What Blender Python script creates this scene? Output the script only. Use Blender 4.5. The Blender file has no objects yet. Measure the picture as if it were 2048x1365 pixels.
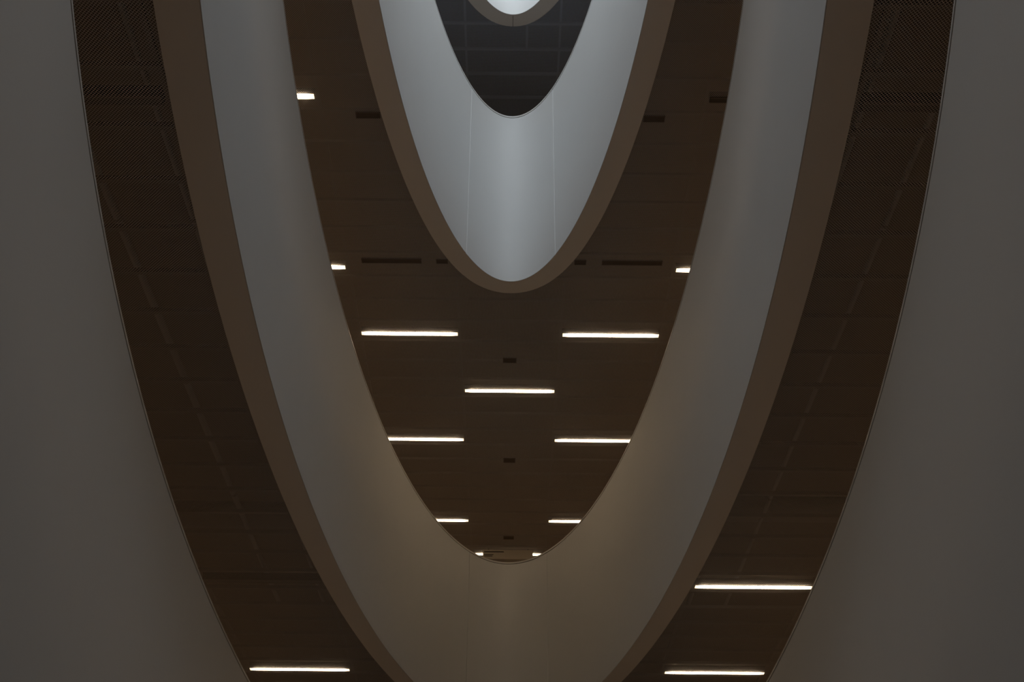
import bpy, math, random
from mathutils import Matrix, Vector

scene = bpy.context.scene
C = scene.collection
EYE = 1.6                      # eye height above the ground floor

# ------------------------------------------------------------------ camera
F_PX, PITCH, ROLL, YAW = 2464.79, 0.5715993, -0.0078460, 0.0018285
def camera_axes():
    def comp(v):
        X, Y, Z = v
        c, s = math.cos(YAW), math.sin(YAW); X, Y = c*X - s*Y, s*X + c*Y
        zc = Y*math.cos(PITCH) + Z*math.sin(PITCH)
        yc = -Y*math.sin(PITCH) + Z*math.cos(PITCH)
        c, s = math.cos(ROLL), math.sin(ROLL); X, yc = c*X - s*yc, s*X + c*yc
        return X, yc, zc
    e = [comp(v) for v in ((1, 0, 0), (0, 1, 0), (0, 0, 1))]
    return [Vector((e[0][k], e[1][k], e[2][k])) for k in range(3)]
right, up, fwd = camera_axes()
cam_data = bpy.data.cameras.new('camera')
cam = bpy.data.objects.new('camera', cam_data); C.objects.link(cam)
m = Matrix.Identity(4)
for i in range(3):
    m[i][0], m[i][1], m[i][2] = right[i], up[i], -fwd[i]
m[0][3], m[1][3], m[2][3] = 0.0, 0.0, EYE
cam.matrix_world = m
cam_data.sensor_width = 36.0
cam_data.lens = F_PX/2048*36.0
cam_data.clip_end = 200
scene.camera = cam

# ------------------------------------------------------------------ view and sky
scene.view_settings.view_transform = 'Standard'
scene.view_settings.look = 'None'
scene.view_settings.exposure = 0.0
scene.view_settings.gamma = 1.0
scene.view_settings.use_curve_mapping = False
world = bpy.data.worlds.new('overcast_sky'); scene.world = world
world.use_nodes = True
bg = world.node_tree.nodes['Background']
bg.inputs[0].default_value = (0.70, 0.80, 0.95, 1); bg.inputs[1].default_value = 1.0

# ------------------------------------------------------------------ light levels
SKY_POWER = 446.0              # daylight entering by the roof light
SKY_COLOR = (0.86, 0.94, 1.0)
LAMP_EMIT = 16.5               # the linear lamps in view
LAMP_COLOR = (1.0, 0.75, 0.48)
FILL_POWER = {0: 17.0, 1: 15.0, 2: 22.0, 3: 4.0}   # unseen fill lights added to brighten each storey, by gallery

def area(name, loc, sx, sy, power, color, shape='RECTANGLE', rot=(0, 0, 0)):
    d = bpy.data.lights.new(name, 'AREA'); d.shape = shape; d.size = sx; d.size_y = sy
    d.energy = power; d.color = color
    o = bpy.data.objects.new(name, d); C.objects.link(o)
    o.location = loc; o.rotation_euler = rot
    return o

# ------------------------------------------------------------------ measures (metres above the eye, converted with EYE)
G, LEN, X1, D = 1.56448, 1.43, 2.27789, 1.66257
W = 0.075
ROW2, ROW1, ROW3 = 10.405, 17.541, 14.87
CEIL = {0: 1.15, 1: 5.595, 2: 10.0, 3: 14.8}
# openings: half width, half length, centre y, bottom edge, rim, soffit width
OPEN = {
    1: dict(a=2.786, b=13.73, yc=13.73, zb=1.15, zt=4.10, w=0.28),
    2: dict(a=2.118, b=10.351, yc=10.156, zb=5.595, zt=8.521, w=0.278),
    3: dict(a=1.486, b=7.449, yc=6.560, zb=10.0, zt=13.106, w=0.288),
    4: dict(a=1.47, b=7.35, yc=6.164, zb=14.8, zt=18.3, w=0.25),
}
BX, BY0, BY1 = 11.0, -7.0, 33.0     # the building's inside

# ------------------------------------------------------------------ materials
def mat(name, col, rough=0.6, metal=0.0, noise=0.0, nscale=6.0, bump=0.0, spec=0.3):
    M = bpy.data.materials.new(name); M.use_nodes = True
    nt = M.node_tree; b = nt.nodes['Principled BSDF']
    b.inputs['Base Color'].default_value = (*col, 1)
    b.inputs['Roughness'].default_value = rough
    b.inputs['Metallic'].default_value = metal
    b.inputs['Specular IOR Level'].default_value = spec
    if noise or bump:
        tc = nt.nodes.new('ShaderNodeTexCoord'); n = nt.nodes.new('ShaderNodeTexNoise')
        n.inputs['Scale'].default_value = nscale; n.inputs['Detail'].default_value = 5
        nt.links.new(tc.outputs['Object'], n.inputs['Vector'])
        if noise:
            r = nt.nodes.new('ShaderNodeMapRange')
            r.inputs['To Min'].default_value = 1-noise; r.inputs['To Max'].default_value = 1+noise
            nt.links.new(n.outputs['Fac'], r.inputs['Value'])
            v = nt.nodes.new('ShaderNodeVectorMath'); v.operation = 'SCALE'
            v.inputs[0].default_value = col
            nt.links.new(r.outputs['Result'], v.inputs['Scale'])
            nt.links.new(v.outputs['Vector'], b.inputs['Base Color'])
        if bump:
            bp = nt.nodes.new('ShaderNodeBump'); bp.inputs['Strength'].default_value = bump
            bp.inputs['Distance'].default_value = 0.01
            nt.links.new(n.outputs['Fac'], bp.inputs['Height'])
            nt.links.new(bp.outputs['Normal'], b.inputs['Normal'])
    return M

def mesh_metal(name, col, px=0.024, py=0.026, strand=0.28):
    """expanded metal: diamond openings with see-through holes"""
    M = bpy.data.materials.new(name); M.use_nodes = True
    nt = M.node_tree; N = nt.nodes; Lk = nt.links
    b = N['Principled BSDF']; out = N['Material Output']
    b.inputs['Base Color'].default_value = (*col, 1)
    b.inputs['Roughness'].default_value = 0.5; b.inputs['Metallic'].default_value = 0.3
    tc = N.new('ShaderNodeTexCoord'); sp = N.new('ShaderNodeSeparateXYZ')
    Lk.new(tc.outputs['Object'], sp.inputs[0])
    def math_(op, a, bb=None):
        n = N.new('ShaderNodeMath'); n.operation = op
        for k, v in enumerate((a, bb)):
            if v is None: continue
            if isinstance(v, (int, float)): n.inputs[k].default_value = v
            else: Lk.new(v, n.inputs[k])
        return n.outputs[0]
    u = math_('DIVIDE', sp.outputs[0], px); v = math_('DIVIDE', sp.outputs[1], py)
    res = []
    for s in (math_('ADD', u, v), math_('SUBTRACT', u, v)):
        f = math_('FRACT', s); f = math_('ABSOLUTE', math_('SUBTRACT', f, 0.5))
        res.append(math_('GREATER_THAN', f, 0.5 - strand/2))
    fac = math_('MAXIMUM', res[0], res[1])
    tr = N.new('ShaderNodeBsdfTransparent'); mx = N.new('ShaderNodeMixShader')
    Lk.new(fac, mx.inputs[0]); Lk.new(tr.outputs[0], mx.inputs[1]); Lk.new(b.outputs[0], mx.inputs[2])
    Lk.new(mx.outputs[0], out.inputs[0])
    return M

def lamp_mat(name, strength):
    """opal diffuser, emission falling off towards both ends"""
    M = bpy.data.materials.new(name); M.use_nodes = True
    nt = M.node_tree; N = nt.nodes; Lk = nt.links
    b = N['Principled BSDF']
    b.inputs['Base Color'].default_value = (0.8, 0.76, 0.7, 1)
    tc = N.new('ShaderNodeTexCoord'); sp = N.new('ShaderNodeSeparateXYZ')
    Lk.new(tc.outputs['Object'], sp.inputs[0])
    ab = N.new('ShaderNodeMath'); ab.operation = 'ABSOLUTE'; Lk.new(sp.outputs[0], ab.inputs[0])
    r = N.new('ShaderNodeMapRange'); r.interpolation_type = 'SMOOTHSTEP'
    r.inputs['From Min'].default_value = LEN/2 - 0.12; r.inputs['From Max'].default_value = LEN/2 - 0.02
    r.inputs['To Min'].default_value = strength; r.inputs['To Max'].default_value = strength*0.12
    Lk.new(ab.outputs[0], r.inputs['Value'])
    b.inputs['Emission Color'].default_value = (*LAMP_COLOR, 1)
    Lk.new(r.outputs['Result'], b.inputs['Emission Strength'])
    return M

M_PLASTER = mat('white_plaster', (0.66, 0.655, 0.645), 0.75, noise=0.02, nscale=1.5, bump=0.03)
M_SOFFIT = mat('soffit_plaster', (0.84, 0.80, 0.76), 0.8, noise=0.02, nscale=1.5)
M_COPING = mat('coping_paint', (0.60, 0.58, 0.55), 0.5)
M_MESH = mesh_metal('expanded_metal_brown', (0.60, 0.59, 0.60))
M_MESH3 = mesh_metal('expanded_metal_sky_tint', (0.60, 0.70, 0.88))  # same mesh, with the skylight's cool cast put into its colour
M_SLAB = mat('painted_concrete', (0.26, 0.235, 0.205), 0.9, noise=0.15, nscale=1.2)
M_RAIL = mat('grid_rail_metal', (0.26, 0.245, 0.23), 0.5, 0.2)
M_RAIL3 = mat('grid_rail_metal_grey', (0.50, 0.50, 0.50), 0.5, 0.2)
M_DUCT = mat('galvanised_duct', (0.30, 0.29, 0.28), 0.5, 0.4)
M_FLOOR = mat('warm_stone_floor', (0.42, 0.34, 0.26), 0.7, noise=0.08, nscale=3)
M_GROUND = mat('ground_stone_floor', (0.30, 0.245, 0.19), 0.7, noise=0.08, nscale=3)
M_WALL = mat('warm_painted_wall', (0.45, 0.40, 0.34), 0.8, noise=0.04, nscale=2)
M_HOUSING = mat('lamp_housing_black', (0.03, 0.028, 0.026), 0.5)
M_OFF = mat('unlit_diffuser', (0.10, 0.09, 0.08), 0.4)
M_VENT = mat('vent_dark', (0.13, 0.105, 0.09), 0.7)
M_VENTF = mat('vent_frame_dark', (0.20, 0.17, 0.15), 0.6)
M_SIGN = mat('sign_face_beige', (0.64, 0.59, 0.50), 0.6)
M_SIGNT = mat('sign_lettering_dark', (0.03, 0.02, 0.018), 0.6)
M_FRAME = mat('skylight_frame_grey', (0.35, 0.36, 0.37), 0.4, 0.6)
M_LAMP = lamp_mat('lamp_diffuser_lit', LAMP_EMIT)
M_GLASS = bpy.data.materials.new('skylight_glass'); M_GLASS.use_nodes = True
_g = M_GLASS.node_tree.nodes['Principled BSDF']
_g.inputs['Base Color'].default_value = (0.9, 0.95, 0.97, 1); _g.inputs['Roughness'].default_value = 0.02
_g.inputs['Transmission Weight'].default_value = 1.0; _g.inputs['IOR'].default_value = 1.1

# ------------------------------------------------------------------ helpers
def link_mesh(name, verts, faces, m, parent=None, smooth=None):
    me = bpy.data.meshes.new(name); me.from_pydata([tuple(v) for v in verts], [], faces)
    me.materials.append(m); me.validate(); me.update()
    if smooth is not None:
        for p in me.polygons: p.use_smooth = True
        me.set_sharp_from_angle(angle=smooth)
    o = bpy.data.objects.new(name, me); C.objects.link(o)
    if parent is not None: o.parent = parent
    return o

def empty(name, loc):
    o = bpy.data.objects.new(name, None); C.objects.link(o); o.location = loc
    o.empty_display_size = 0.2
    return o

def tag(o, label=None, cat=None, group=None, kind=None):
    if label: o['label'] = label
    if cat: o['category'] = cat
    if group: o['group'] = group
    if kind: o['kind'] = kind
    return o

def boxes(lst):
    """lst of (x0,x1,y0,y1,z0,z1) -> verts, faces"""
    V, Fc = [], []
    for x0, x1, y0, y1, z0, z1 in lst:
        b = len(V)
        V += [(x0,y0,z0),(x1,y0,z0),(x1,y1,z0),(x0,y1,z0),(x0,y0,z1),(x1,y0,z1),(x1,y1,z1),(x0,y1,z1)]
        Fc += [(b,b+3,b+2,b+1),(b+4,b+5,b+6,b+7),(b,b+1,b+5,b+4),(b+1,b+2,b+6,b+5),(b+2,b+3,b+7,b+6),(b+3,b,b+4,b+7)]
    return V, Fc

def ell_point(E, t, off=0.0):
    """t = 0 at the far end of the opening (largest y); off is measured outwards along the normal"""
    a, b = E['a'], E['b']
    x, y = a*math.sin(t), b*math.cos(t)
    nx, ny = x/a**2, y/b**2; n = math.hypot(nx, ny)
    return x + nx/n*off, y + E['yc'] + ny/n*off

def ts_uniform(n=480):
    return [2*math.pi*i/n for i in range(n)]

def sweep(name, E, profile, m, parent, seams=(), oy=0.0, oz=0.0):
    """closed profile of (offset, z) carried round the ellipse; seams are narrow vertical grooves in the inner face"""
    ts = [(t, 0.0) for t in ts_uniform()]
    for s in seams:
        spd = math.hypot(E['a']*math.cos(s), E['b']*math.sin(s))
        d = 0.0045/spd
        ts = [q for q in ts if abs(((q[0]-s+math.pi) % (2*math.pi))-math.pi) > 2.5*d]
        ts += [((s-2*d) % (2*math.pi), 0.0), ((s-d) % (2*math.pi), 0.008), ((s+d) % (2*math.pi), 0.008), ((s+2*d) % (2*math.pi), 0.0)]
    ts.sort()
    V, Fc = [], []; k = len(profile); n = len(ts)
    for t, g in ts:
        for off, z in profile:
            x, y = ell_point(E, t, off + (g if off <= 0.001 else 0.0))
            V.append((x, y - oy, z - oz))
    for i in range(n):
        j = (i+1) % n
        for q in range(k):
            r = (q+1) % k
            Fc.append((i*k+q, j*k+q, j*k+r, i*k+r))
    return link_mesh(name, V, Fc, m, parent, smooth=math.radians(22))

def plate_with_hole(E, off, z, n=360):
    """flat sheet filling the building's plan round one opening"""
    V, Fc = [], []
    ts = set(2*math.pi*i/n for i in range(n))
    cx, cy = 0.0, E['yc']
    pts = []
    for t in ts:
        x, y = ell_point(E, t, off)
        pts.append((math.atan2(y-cy, x-cx), x, y))
    pts.sort()
    def rim(x, y):
        dx, dy = x-cx, y-cy
        k = 1e9
        if dx > 1e-9: k = min(k, (BX-cx)/dx)
        if dx < -1e-9: k = min(k, (-BX-cx)/dx)
        if dy > 1e-9: k = min(k, (BY1-cy)/dy)
        if dy < -1e-9: k = min(k, (BY0-cy)/dy)
        return cx+dx*k, cy+dy*k
    corners = [(-BX, BY0), (BX, BY0), (BX, BY1), (-BX, BY1)]
    cang = [(math.atan2(y-cy, x-cx), x, y) for x, y in corners]
    m_ = len(pts)
    for a_, x, y in pts:
        V.append((x, y, z)); ox, oy = rim(x, y); V.append((ox, oy, z))
    for i in range(m_):
        j = (i+1) % m_
        a0, a1 = pts[i][0], pts[j][0]
        if j == 0: a1 += 2*math.pi
        mid = [c for c in cang if a0 < c[0] < a1 or a0 < c[0]+2*math.pi < a1]
        if mid:
            V.append((mid[0][1], mid[0][2], z)); Fc.append((2*i, 2*i+1, len(V)-1, 2*j+1, 2*j))
        else:
            Fc.append((2*i, 2*i+1, 2*j+1, 2*j))
    return V, Fc

def slab(name, E, off, z0, z1, m, kind='structure'):
    V, Fc = plate_with_hole(E, off, z0)
    n = len(V)
    V2 = [(x, y, z1) for x, y, z in V]
    faces = [tuple(reversed(f)) for f in Fc] + [tuple(i+n for i in f) for f in Fc]
    k = 360
    for i in range(k):
        j = (i+1) % k
        faces.append((2*i, 2*j, 2*j+n, 2*i+n))
    o = link_mesh(name, V+V2, faces, m); tag(o, kind=kind)
    return o

# ------------------------------------------------------------------ daylight by the roof light
E4 = OPEN[4]
area('skylight_daylight', (0, E4['yc'], EYE+18.2), 2*E4['a']-0.1, 2*E4['b']-0.2, SKY_POWER, SKY_COLOR, 'ELLIPSE')

# ------------------------------------------------------------------ the building shell
V, Fc = boxes([(-BX, BX, BY0, BY1, -0.3, 0.0)]); tag(link_mesh('floor', V, Fc, M_GROUND), kind='structure')
ZTOP = EYE+16.8
for nm, bx in (('wall_left', (-BX-0.3, -BX, BY0-0.3, BY1+0.3, -0.3, ZTOP)), ('wall_right', (BX, BX+0.3, BY0-0.3, BY1+0.3, -0.3, ZTOP)),
               ('wall_back', (-BX, BX, BY0-0.3, BY0, -0.3, ZTOP)), ('wall_front', (-BX, BX, BY1, BY1+0.3, -0.3, ZTOP))):
    V, Fc = boxes([bx]); tag(link_mesh(nm, V, Fc, M_WALL), kind='structure')

GALLERY = {
    1: ('balcony', 'lowest and outermost white curved balcony front, filling both side edges of the picture', (-1.12, -0.0)),
    2: ('balcony', 'middle curved balcony, pale grey front turning warm beige at its rounded end, brown underside', None),
    3: ('balcony', 'upper curved balcony, brightest grey front ending in a narrow rounded tip, brown underside rim', None),
    4: ('skylight_well', 'topmost pale round well cut off by the top edge, with a dark grey ring beneath', None),
}
SEAM_X = {1: (), 2: (0.67,), 3: (0.600,), 4: ()}
for k, E in OPEN.items():
    zb, zt = EYE+E['zb'], EYE+E['zt']
    name, label, _ = GALLERY[k]
    end_y = E['yc']+E['b']
    root = empty(name, (0, E['yc'], zb))
    tag(root, label, 'balcony' if k < 4 else 'skylight well')
    oy, oz = E['yc'], zb
    seams = []
    for sx in SEAM_X[k]:
        t = math.asin(sx/E['a']); seams += [t, 2*math.pi-t]
    if k == 3:
        seams.append(math.pi)
    th = 0.14
    if k < 4:
        # front: plain face, a fine shadow line below the coping
        prof = [(0.0, zb), (0.006, zb), (0.006, zb+0.12), (th, zb+0.12), (th, zt-0.036), (0.012, zt-0.036), (0.0, zt-0.040)]
        par = sweep('parapet', E, prof, M_PLASTER, root, seams, oy, oz)
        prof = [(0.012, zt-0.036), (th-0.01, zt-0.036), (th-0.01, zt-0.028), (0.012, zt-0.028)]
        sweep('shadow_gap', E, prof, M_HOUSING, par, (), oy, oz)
        prof = [(-0.002, zt-0.028), (th, zt-0.028), (th, zt), (0.0, zt)]
        sweep('coping', E, prof, M_COPING, root, (), oy, oz)
    else:
        prof = [(0.0, zb), (0.006, zb), (0.006, zb+0.12), (th, zb+0.12), (th, zt), (0.0, zt)]
        sweep('well_lining', E, prof, M_PLASTER, root, (), oy, oz)
    prof = [(0.007, zb), (E['w'], zb), (E['w'], zb+0.06), (0.007, zb+0.06)]
    so = sweep('soffit', E, prof, M_SOFFIT, root, (), oy, oz)
    if k == 4:
        V, Fc = boxes([(-0.004, 0.004, E['b']+0.03, E['b']+E['w'], -0.001, 0.0)])
        link_mesh('joint', V, Fc, M_VENTF, root)
    # floor deck (or roof) behind the front
    if k < 4:
        slab('floor', E, th+0.002, zb+1.45, zb+1.80, M_SLAB)
        slab('floor', E, th+0.002, zb+1.801, zb+1.82, M_FLOOR)
    else:
        slab('ceiling_roof', E, th+0.002, zb+1.2, zb+1.6, M_SLAB)

# mesh ceilings with their carrying grid; one sheet round each opening
ROWS = {1: ROW1, 2: ROW2, 3: ROW3}
for k in (0, 1, 2, 3):
    E = OPEN[k+1]; z = EYE+CEIL[k]+0.02
    V, Fc = plate_with_hole(E, E['w']+0.002, z)
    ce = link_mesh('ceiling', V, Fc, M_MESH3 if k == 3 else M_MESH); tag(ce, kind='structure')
    r0 = ROWS.get(k, ROW1)
    lst = []
    zr = z+0.03
    def cut(y, half):
        """half width of the opening at this y, so that rails stop at it"""
        q = 1-((y-E['yc'])/(E['b']+E['w']))**2
        return (E['a']+E['w'])*math.sqrt(q)+0.05 if q > 0 else -1
    y = r0
    step = D/3
    i = -40
    while True:
        yy = r0 + (0.0 if k == 3 else step/2) + i*step; i += 1
        if yy < BY0+0.2: continue
        if yy > BY1-0.2: break
        c = cut(yy, 0)
        if c < 0: lst.append((-BX+0.1, BX-0.1, yy-0.02, yy+0.02, zr, zr+0.04))
        else:
            lst.append((-BX+0.1, -c, yy-0.02, yy+0.02, zr, zr+0.04)); lst.append((c, BX-0.1, yy-0.02, yy+0.02, zr, zr+0.04))
    for xx in (0.76, 2.25, 3.74, 5.23, 6.72):
        for s in (-1, 1):
            x = s*xx
            q = 1-(xx/(E['a']+E['w']))**2
            if q > 0:
                h = (E['b']+E['w'])*math.sqrt(q)+0.08
                y0, y1 = E['yc']-h, E['yc']+h
                if y0 > BY0+0.3: lst.append((x-0.017, x+0.017, BY0+0.1, y0, zr+0.042, zr+0.08))
                lst.append((x-0.017, x+0.017, y1, BY1-0.1, zr+0.042, zr+0.08))
            else:
                lst.append((x-0.017, x+0.017, BY0+0.1, BY1-0.1, zr+0.042, zr+0.08))
    if k == 3:
        lst.append((0.21, 0.245, ROW3-2*step+0.03, ROW3-step-0.03, zr, zr+0.04))
    V, Fc = boxes(lst)
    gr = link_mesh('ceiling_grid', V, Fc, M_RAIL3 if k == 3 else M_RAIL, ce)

# skylight over the well
zt = EYE+E4['zt']
sk = tag(empty('window_1', (0, E4['yc'], zt)), kind='structure')
sweep('window_frame', E4, [(-0.06, zt), (0.16, zt), (0.16, zt+0.10), (-0.06, zt+0.10)], M_FRAME, sk, (), E4['yc'], zt)
V, Fc = [], []
n = 96
for z_ in (0.045, 0.06):
    for i in range(n):
        x, y = ell_point(E4, 2*math.pi*i/n, -0.06); V.append((x, y-E4['yc'], z_))
Fc = [tuple(reversed(range(n))), tuple(range(n, 2*n))] + [(i, (i+1) % n, n+(i+1) % n, n+i) for i in range(n)]
link_mesh('window_glass', V, Fc, M_GLASS, sk)
for j in range(-3, 4):
    y = j*2.0; h = E4['a']*math.sqrt(max(0, 1-(y/E4['b'])**2))-0.06
    V, Fc = boxes([(-h, h, y-0.03, y+0.03, 0.0, 0.044)]); link_mesh('window_bar', V, Fc, M_FRAME, sk)

# ------------------------------------------------------------------ linear lamps
def linear_lamp(x, y, h, label, group, lit=True):
    """a flat bar lamp: black housing through the mesh, opal diffuser below"""
    r = empty('linear_ceiling_lamp', (x, y, EYE+h+(0.018 if lit or h > 6 else 0.04)))
    tag(r, label, 'ceiling lamp', group)
    L2, w2 = LEN/2, W/2
    V, Fc = boxes([(-L2-0.006, L2+0.006, -w2-0.006, w2+0.006, 0.0, 0.09)])
    link_mesh('housing', V, Fc, M_HOUSING, r)
    if lit:
        V, Fc = boxes([(-L2, L2, -w2, w2, -0.008, 0.0)])
        link_mesh('diffuser', V, Fc, M_LAMP, r)
    else:
        # recessed dark slot between thin lips
        V, Fc = boxes([(-L2, L2, -w2-0.004, -w2+0.008, -0.012, 0.0), (-L2, L2, w2-0.008, w2+0.004, -0.012, 0.0)])
        link_mesh('lip', V, Fc, M_VENTF, r)
        V, Fc = boxes([(-L2, L2, -w2+0.010, w2-0.010, -0.006, 0.0)])
        link_mesh('diffuser', V, Fc, M_OFF, r)
    return r
XS, XO = G/2+LEN/2, X1+LEN/2
GM, GL, GU = 'lamps in the middle mesh ceiling', 'lamps in the lower mesh ceiling', 'lamps in the top mesh ceiling'
def Y2(r): return ROW2+D*r
for x, y, h, lab, g, lit in [
    (-XO, Y2(0), 10, 'short lit stub of bar lamp high at the left rim of the middle opening', GM, True),
    (XO, Y2(0), 10, 'unlit dark bar lamp at the right rim, opposite the highest lit stub', GM, False),
    (-XO, Y2(2), 10, 'lit lamp stub at the left rim, level with the tip of the bright upper balcony', GM, True),
    (XO, Y2(2), 10, 'lit lamp stub at the right rim, level with the tip of the bright upper balcony', GM, True),
    (-XS, Y2(3), 10, 'long lit bar lamp left of centre, first pair below the upper balcony tip', GM, True),
    (XS, Y2(3), 10, 'long lit bar lamp right of centre, first pair below the upper balcony tip', GM, True),
    (0, Y2(4), 10, 'single lit bar lamp on the centre line of the middle ceiling', GM, True),
    (-XS, Y2(5), 10, 'lit bar lamp on the left touching the rim, just below the single centre lamp', GM, True),
    (XS, Y2(5), 10, 'lit bar lamp on the right touching the rim, just below the single centre lamp', GM, True),
    (-XS, Y2(7), 10, 'short lit bar lamp on the left, lowest pair above the hanging sign', GM, True),
    (XS, Y2(7), 10, 'short lit bar lamp on the right, lowest pair above the hanging sign', GM, True),
    (0, Y2(8)-0.02, 10, 'lit bar lamp behind the hanging sign, only its two ends showing', GM, True),
    (-XO, ROW3, 14.8, 'tiny lit lamp corner at the left rim of the topmost dark ceiling', GU, True),
    (XO+0.03, ROW3, 14.8, 'tiny lit lamp corner at the right rim of the topmost dark ceiling', GU, True),
    (-XO, ROW1, 5.595, 'lit bar lamp in the lower ceiling, cut near the bottom left of the picture', GL, True),
    (XO, ROW1, 5.595, 'lit bar lamp in the lower ceiling, at the very bottom right of the picture', GL, True),
    (XO, ROW1-2*D, 5.595, 'lit bar lamp in the lower ceiling on the right, spanning from soffit to rim', GL, True),
    (-XO, ROW1-2*D, 5.595, 'unlit bar lamp in the lower ceiling on the left, seen as a thin dark line', GL, False),
    (-XO, ROW1-7*D, 5.595, 'unlit dark bar lamp behind mesh near the top left of the picture', GL, False),
    (XO, ROW1-7*D, 5.595, 'unlit dark bar lamp behind mesh near the top right of the picture', GL, False),
]:
    linear_lamp(x, y, h, lab, g, lit)

# added fill lights without fixtures, beyond the parapets, out of sight from below
def fill_light(x, y, h, p):
    area('fill_light', (x, y, EYE+h-0.03), LEN, 0.09, p, (1.0, 0.70, 0.43))
for k, h in CEIL.items():
    p = FILL_POWER[k]
    if not p: continue
    for j in range(-1, 6):
        y = -3.5 + j*6.2
        for s in (-1, 1):
            fill_light(s*6.0, y, h, p)
    fill_light(0, 30.5, h, p)

# ------------------------------------------------------------------ vents and small ceiling fittings
def vent(x0, x1, y0, y1, h, name, label, cat, group, slats=True):
    cx, cy = (x0+x1)/2, (y0+y1)/2
    r = empty(name, (cx, cy, EYE+h+0.015)); tag(r, label, cat, group)
    a, b = (x1-x0)/2, (y1-y0)/2
    V, Fc = boxes([(-a, a, -b, -b+0.008, -0.006, 0.03), (-a, a, b-0.008, b, -0.006, 0.03),
                   (-a, -a+0.008, -b+0.008, b-0.008, -0.006, 0.03), (a-0.008, a, -b+0.008, b-0.008, -0.006, 0.03)])
    link_mesh('frame', V, Fc, M_VENTF, r)
    V, Fc = boxes([(-a+0.008, a-0.008, -b+0.008, b-0.008, 0.0, 0.03)])
    link_mesh('grille', V, Fc, M_VENT, r)
GV = 'long air slots in the middle ceiling'
vent(-2.04, -1.22, 13.53, 13.62, 10, 'air_vent', 'long dark air slot in the middle ceiling, left of the upper balcony tip', 'vent', GV)
vent(1.245, 2.07, 13.53, 13.62, 10, 'air_vent', 'long dark air slot in the middle ceiling, right of the upper balcony tip', 'vent', GV)
vent(-1.02, -0.86, 13.53, 13.62, 10, 'air_vent', 'small dark vent against the soffit, left of the upper balcony tip', 'vent', GV)
vent(0.87, 1.03, 13.53, 13.62, 10, 'air_vent', 'small dark vent against the soffit, right of the upper balcony tip', 'vent', GV)
vent(-1.83, -1.54, 10.66, 10.76, 10, 'air_vent', 'dark vent beside the upper balcony soffit, high on the left', 'vent', GV)
vent(1.54, 1.79, 10.68, 10.78, 10, 'air_vent', 'dark vent beside the upper balcony soffit, high on the right', 'vent', GV)
GS = 'small dark square fittings along the centre line'
vent(-0.107, 0.100, 16.06, 16.19, 10, 'ceiling_loudspeaker', 'small dark fitting between the first pair of long lamps and the centre lamp', 'loudspeaker', GS)
vent(-0.10, 0.11, 19.40, 19.56, 10, 'ceiling_loudspeaker', 'small dark fitting on the centre line below the lower rim-touching lamps', 'loudspeaker', GS)
vent(-0.10, 0.11, 22.78, 22.92, 10, 'ceiling_loudspeaker', 'small dark fitting on the centre line just above the hanging sign', 'loudspeaker', GS)

# ------------------------------------------------------------------ hanging sign at the far end
sg = empty('hanging_sign', (0, 23.42, EYE+9.80)); tag(sg, 'small pale hanging sign with dark lines at the lowest point of the middle opening', 'sign')
V, Fc = boxes([(-0.515, 0.50, -0.012, 0.012, 0.0, 0.195)]); bd = link_mesh('board', V, Fc, M_SIGN, sg)
for x0, x1, z0, z1 in ((-0.49, -0.09, 0.140, 0.158), (-0.49, -0.30, 0.082, 0.096), (-0.49, -0.32, 0.050, 0.064)):
    V, Fc = boxes([(x0, x1, -0.014, -0.0121, z0, z1)]); link_mesh('lettering', V, Fc, M_SIGNT, bd)
for x in (-0.4, 0.4):
    V, Fc = boxes([(x-0.006, x+0.006, -0.004, 0.004, 0.195, 0.222)]); link_mesh('hanger', V, Fc, M_HOUSING, sg)

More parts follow.
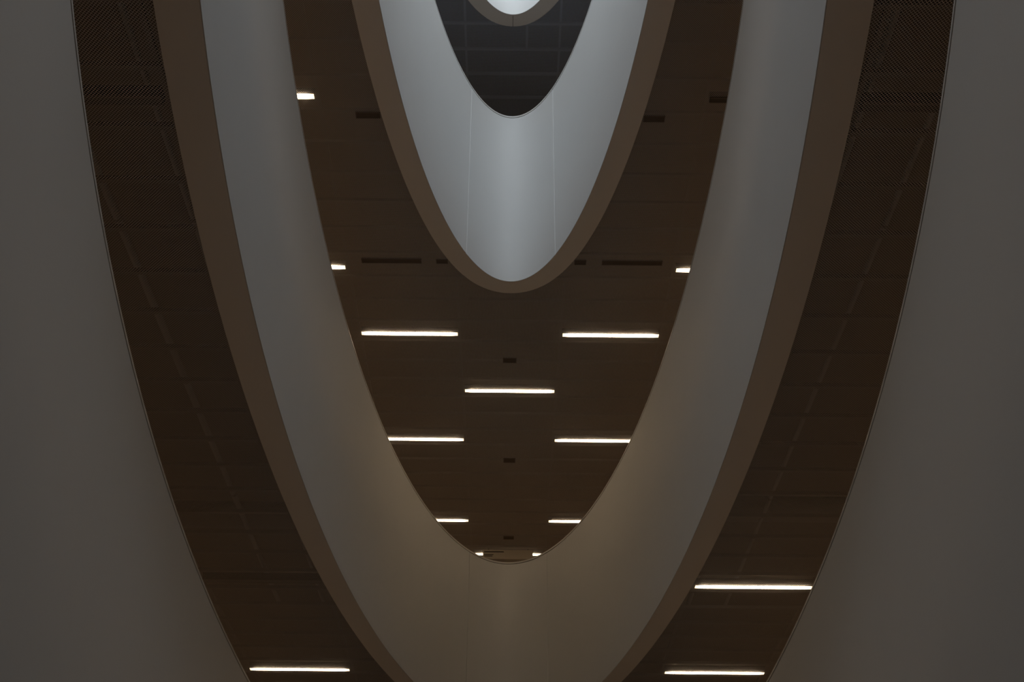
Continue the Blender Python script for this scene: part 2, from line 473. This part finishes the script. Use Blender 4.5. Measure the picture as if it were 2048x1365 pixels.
# ------------------------------------------------------------------ pipes and ducts above the mesh
def pipe(x0, y0, x1, y1, z, r, label, group, name='ceiling_pipe', m=None):
    ro = empty(name, (x0, y0, z)); tag(ro, label, 'pipe' if name == 'ceiling_pipe' else 'duct', group)
    d = Vector((x1-x0, y1-y0, 0)); L = d.length; d.normalize(); s = Vector((-d.y, d.x, 0)); u = Vector((0, 0, 1))
    V, Fc = [], []; n = 20
    for q in (0, L):
        for i in range(n):
            a = 2*math.pi*i/n; V.append(d*q + s*math.cos(a)*r + u*math.sin(a)*r)
    Fc = [(i, (i+1) % n, n+(i+1) % n, n+i) for i in range(n)] + [tuple(reversed(range(n))), tuple(range(n, 2*n))]
    tb = link_mesh('tube', V, Fc, m or M_DUCT, ro, smooth=math.radians(40))
    # clips round the tube every couple of metres, with a rod to the slab
    q = 0.6
    while q < L-0.3:
        V, Fc = [], []
        for w in (-0.02, 0.02):
            for i in range(n):
                a = 2*math.pi*i/n; V.append(d*(q+w) + s*math.cos(a)*(r+0.006) + u*math.sin(a)*(r+0.006))
        Fc = [(i, (i+1) % n, n+(i+1) % n, n+i) for i in range(n)]
        link_mesh('clip', V, Fc, M_RAIL, ro)
        q += 2.4
    return ro
z1, z2 = EYE+CEIL[1]+0.25, EYE+CEIL[2]+0.28
GP = 'pipes above the mesh ceilings'
for x, zz, r, lab in ((-2.42, z1, 0.022, 'thin pipe above the mesh, left band, nearer the soffit'), (-3.0, z1, 0.03, 'thin pipe above the mesh, left band, nearer the outer rim'),
                      (2.36, z1, 0.03, 'thin pipe above the mesh, right band, nearer the soffit'), (2.85, z1, 0.022, 'thin pipe above the mesh, right band, nearer the outer rim')):
    pipe(x, 2.0, x, 15.5, zz, r, lab, GP, m=M_RAIL3)
pipe(-8.0, 13.3, -2.3, 13.3, EYE+CEIL[1]+0.5, 0.16, 'round duct crossing above the lower mesh on the left', 'ducts above the lower mesh', 'air_duct')
pipe(2.4, 13.0, 8.0, 13.0, EYE+CEIL[1]+0.5, 0.16, 'round duct crossing above the lower mesh on the right', 'ducts above the lower mesh', 'air_duct')
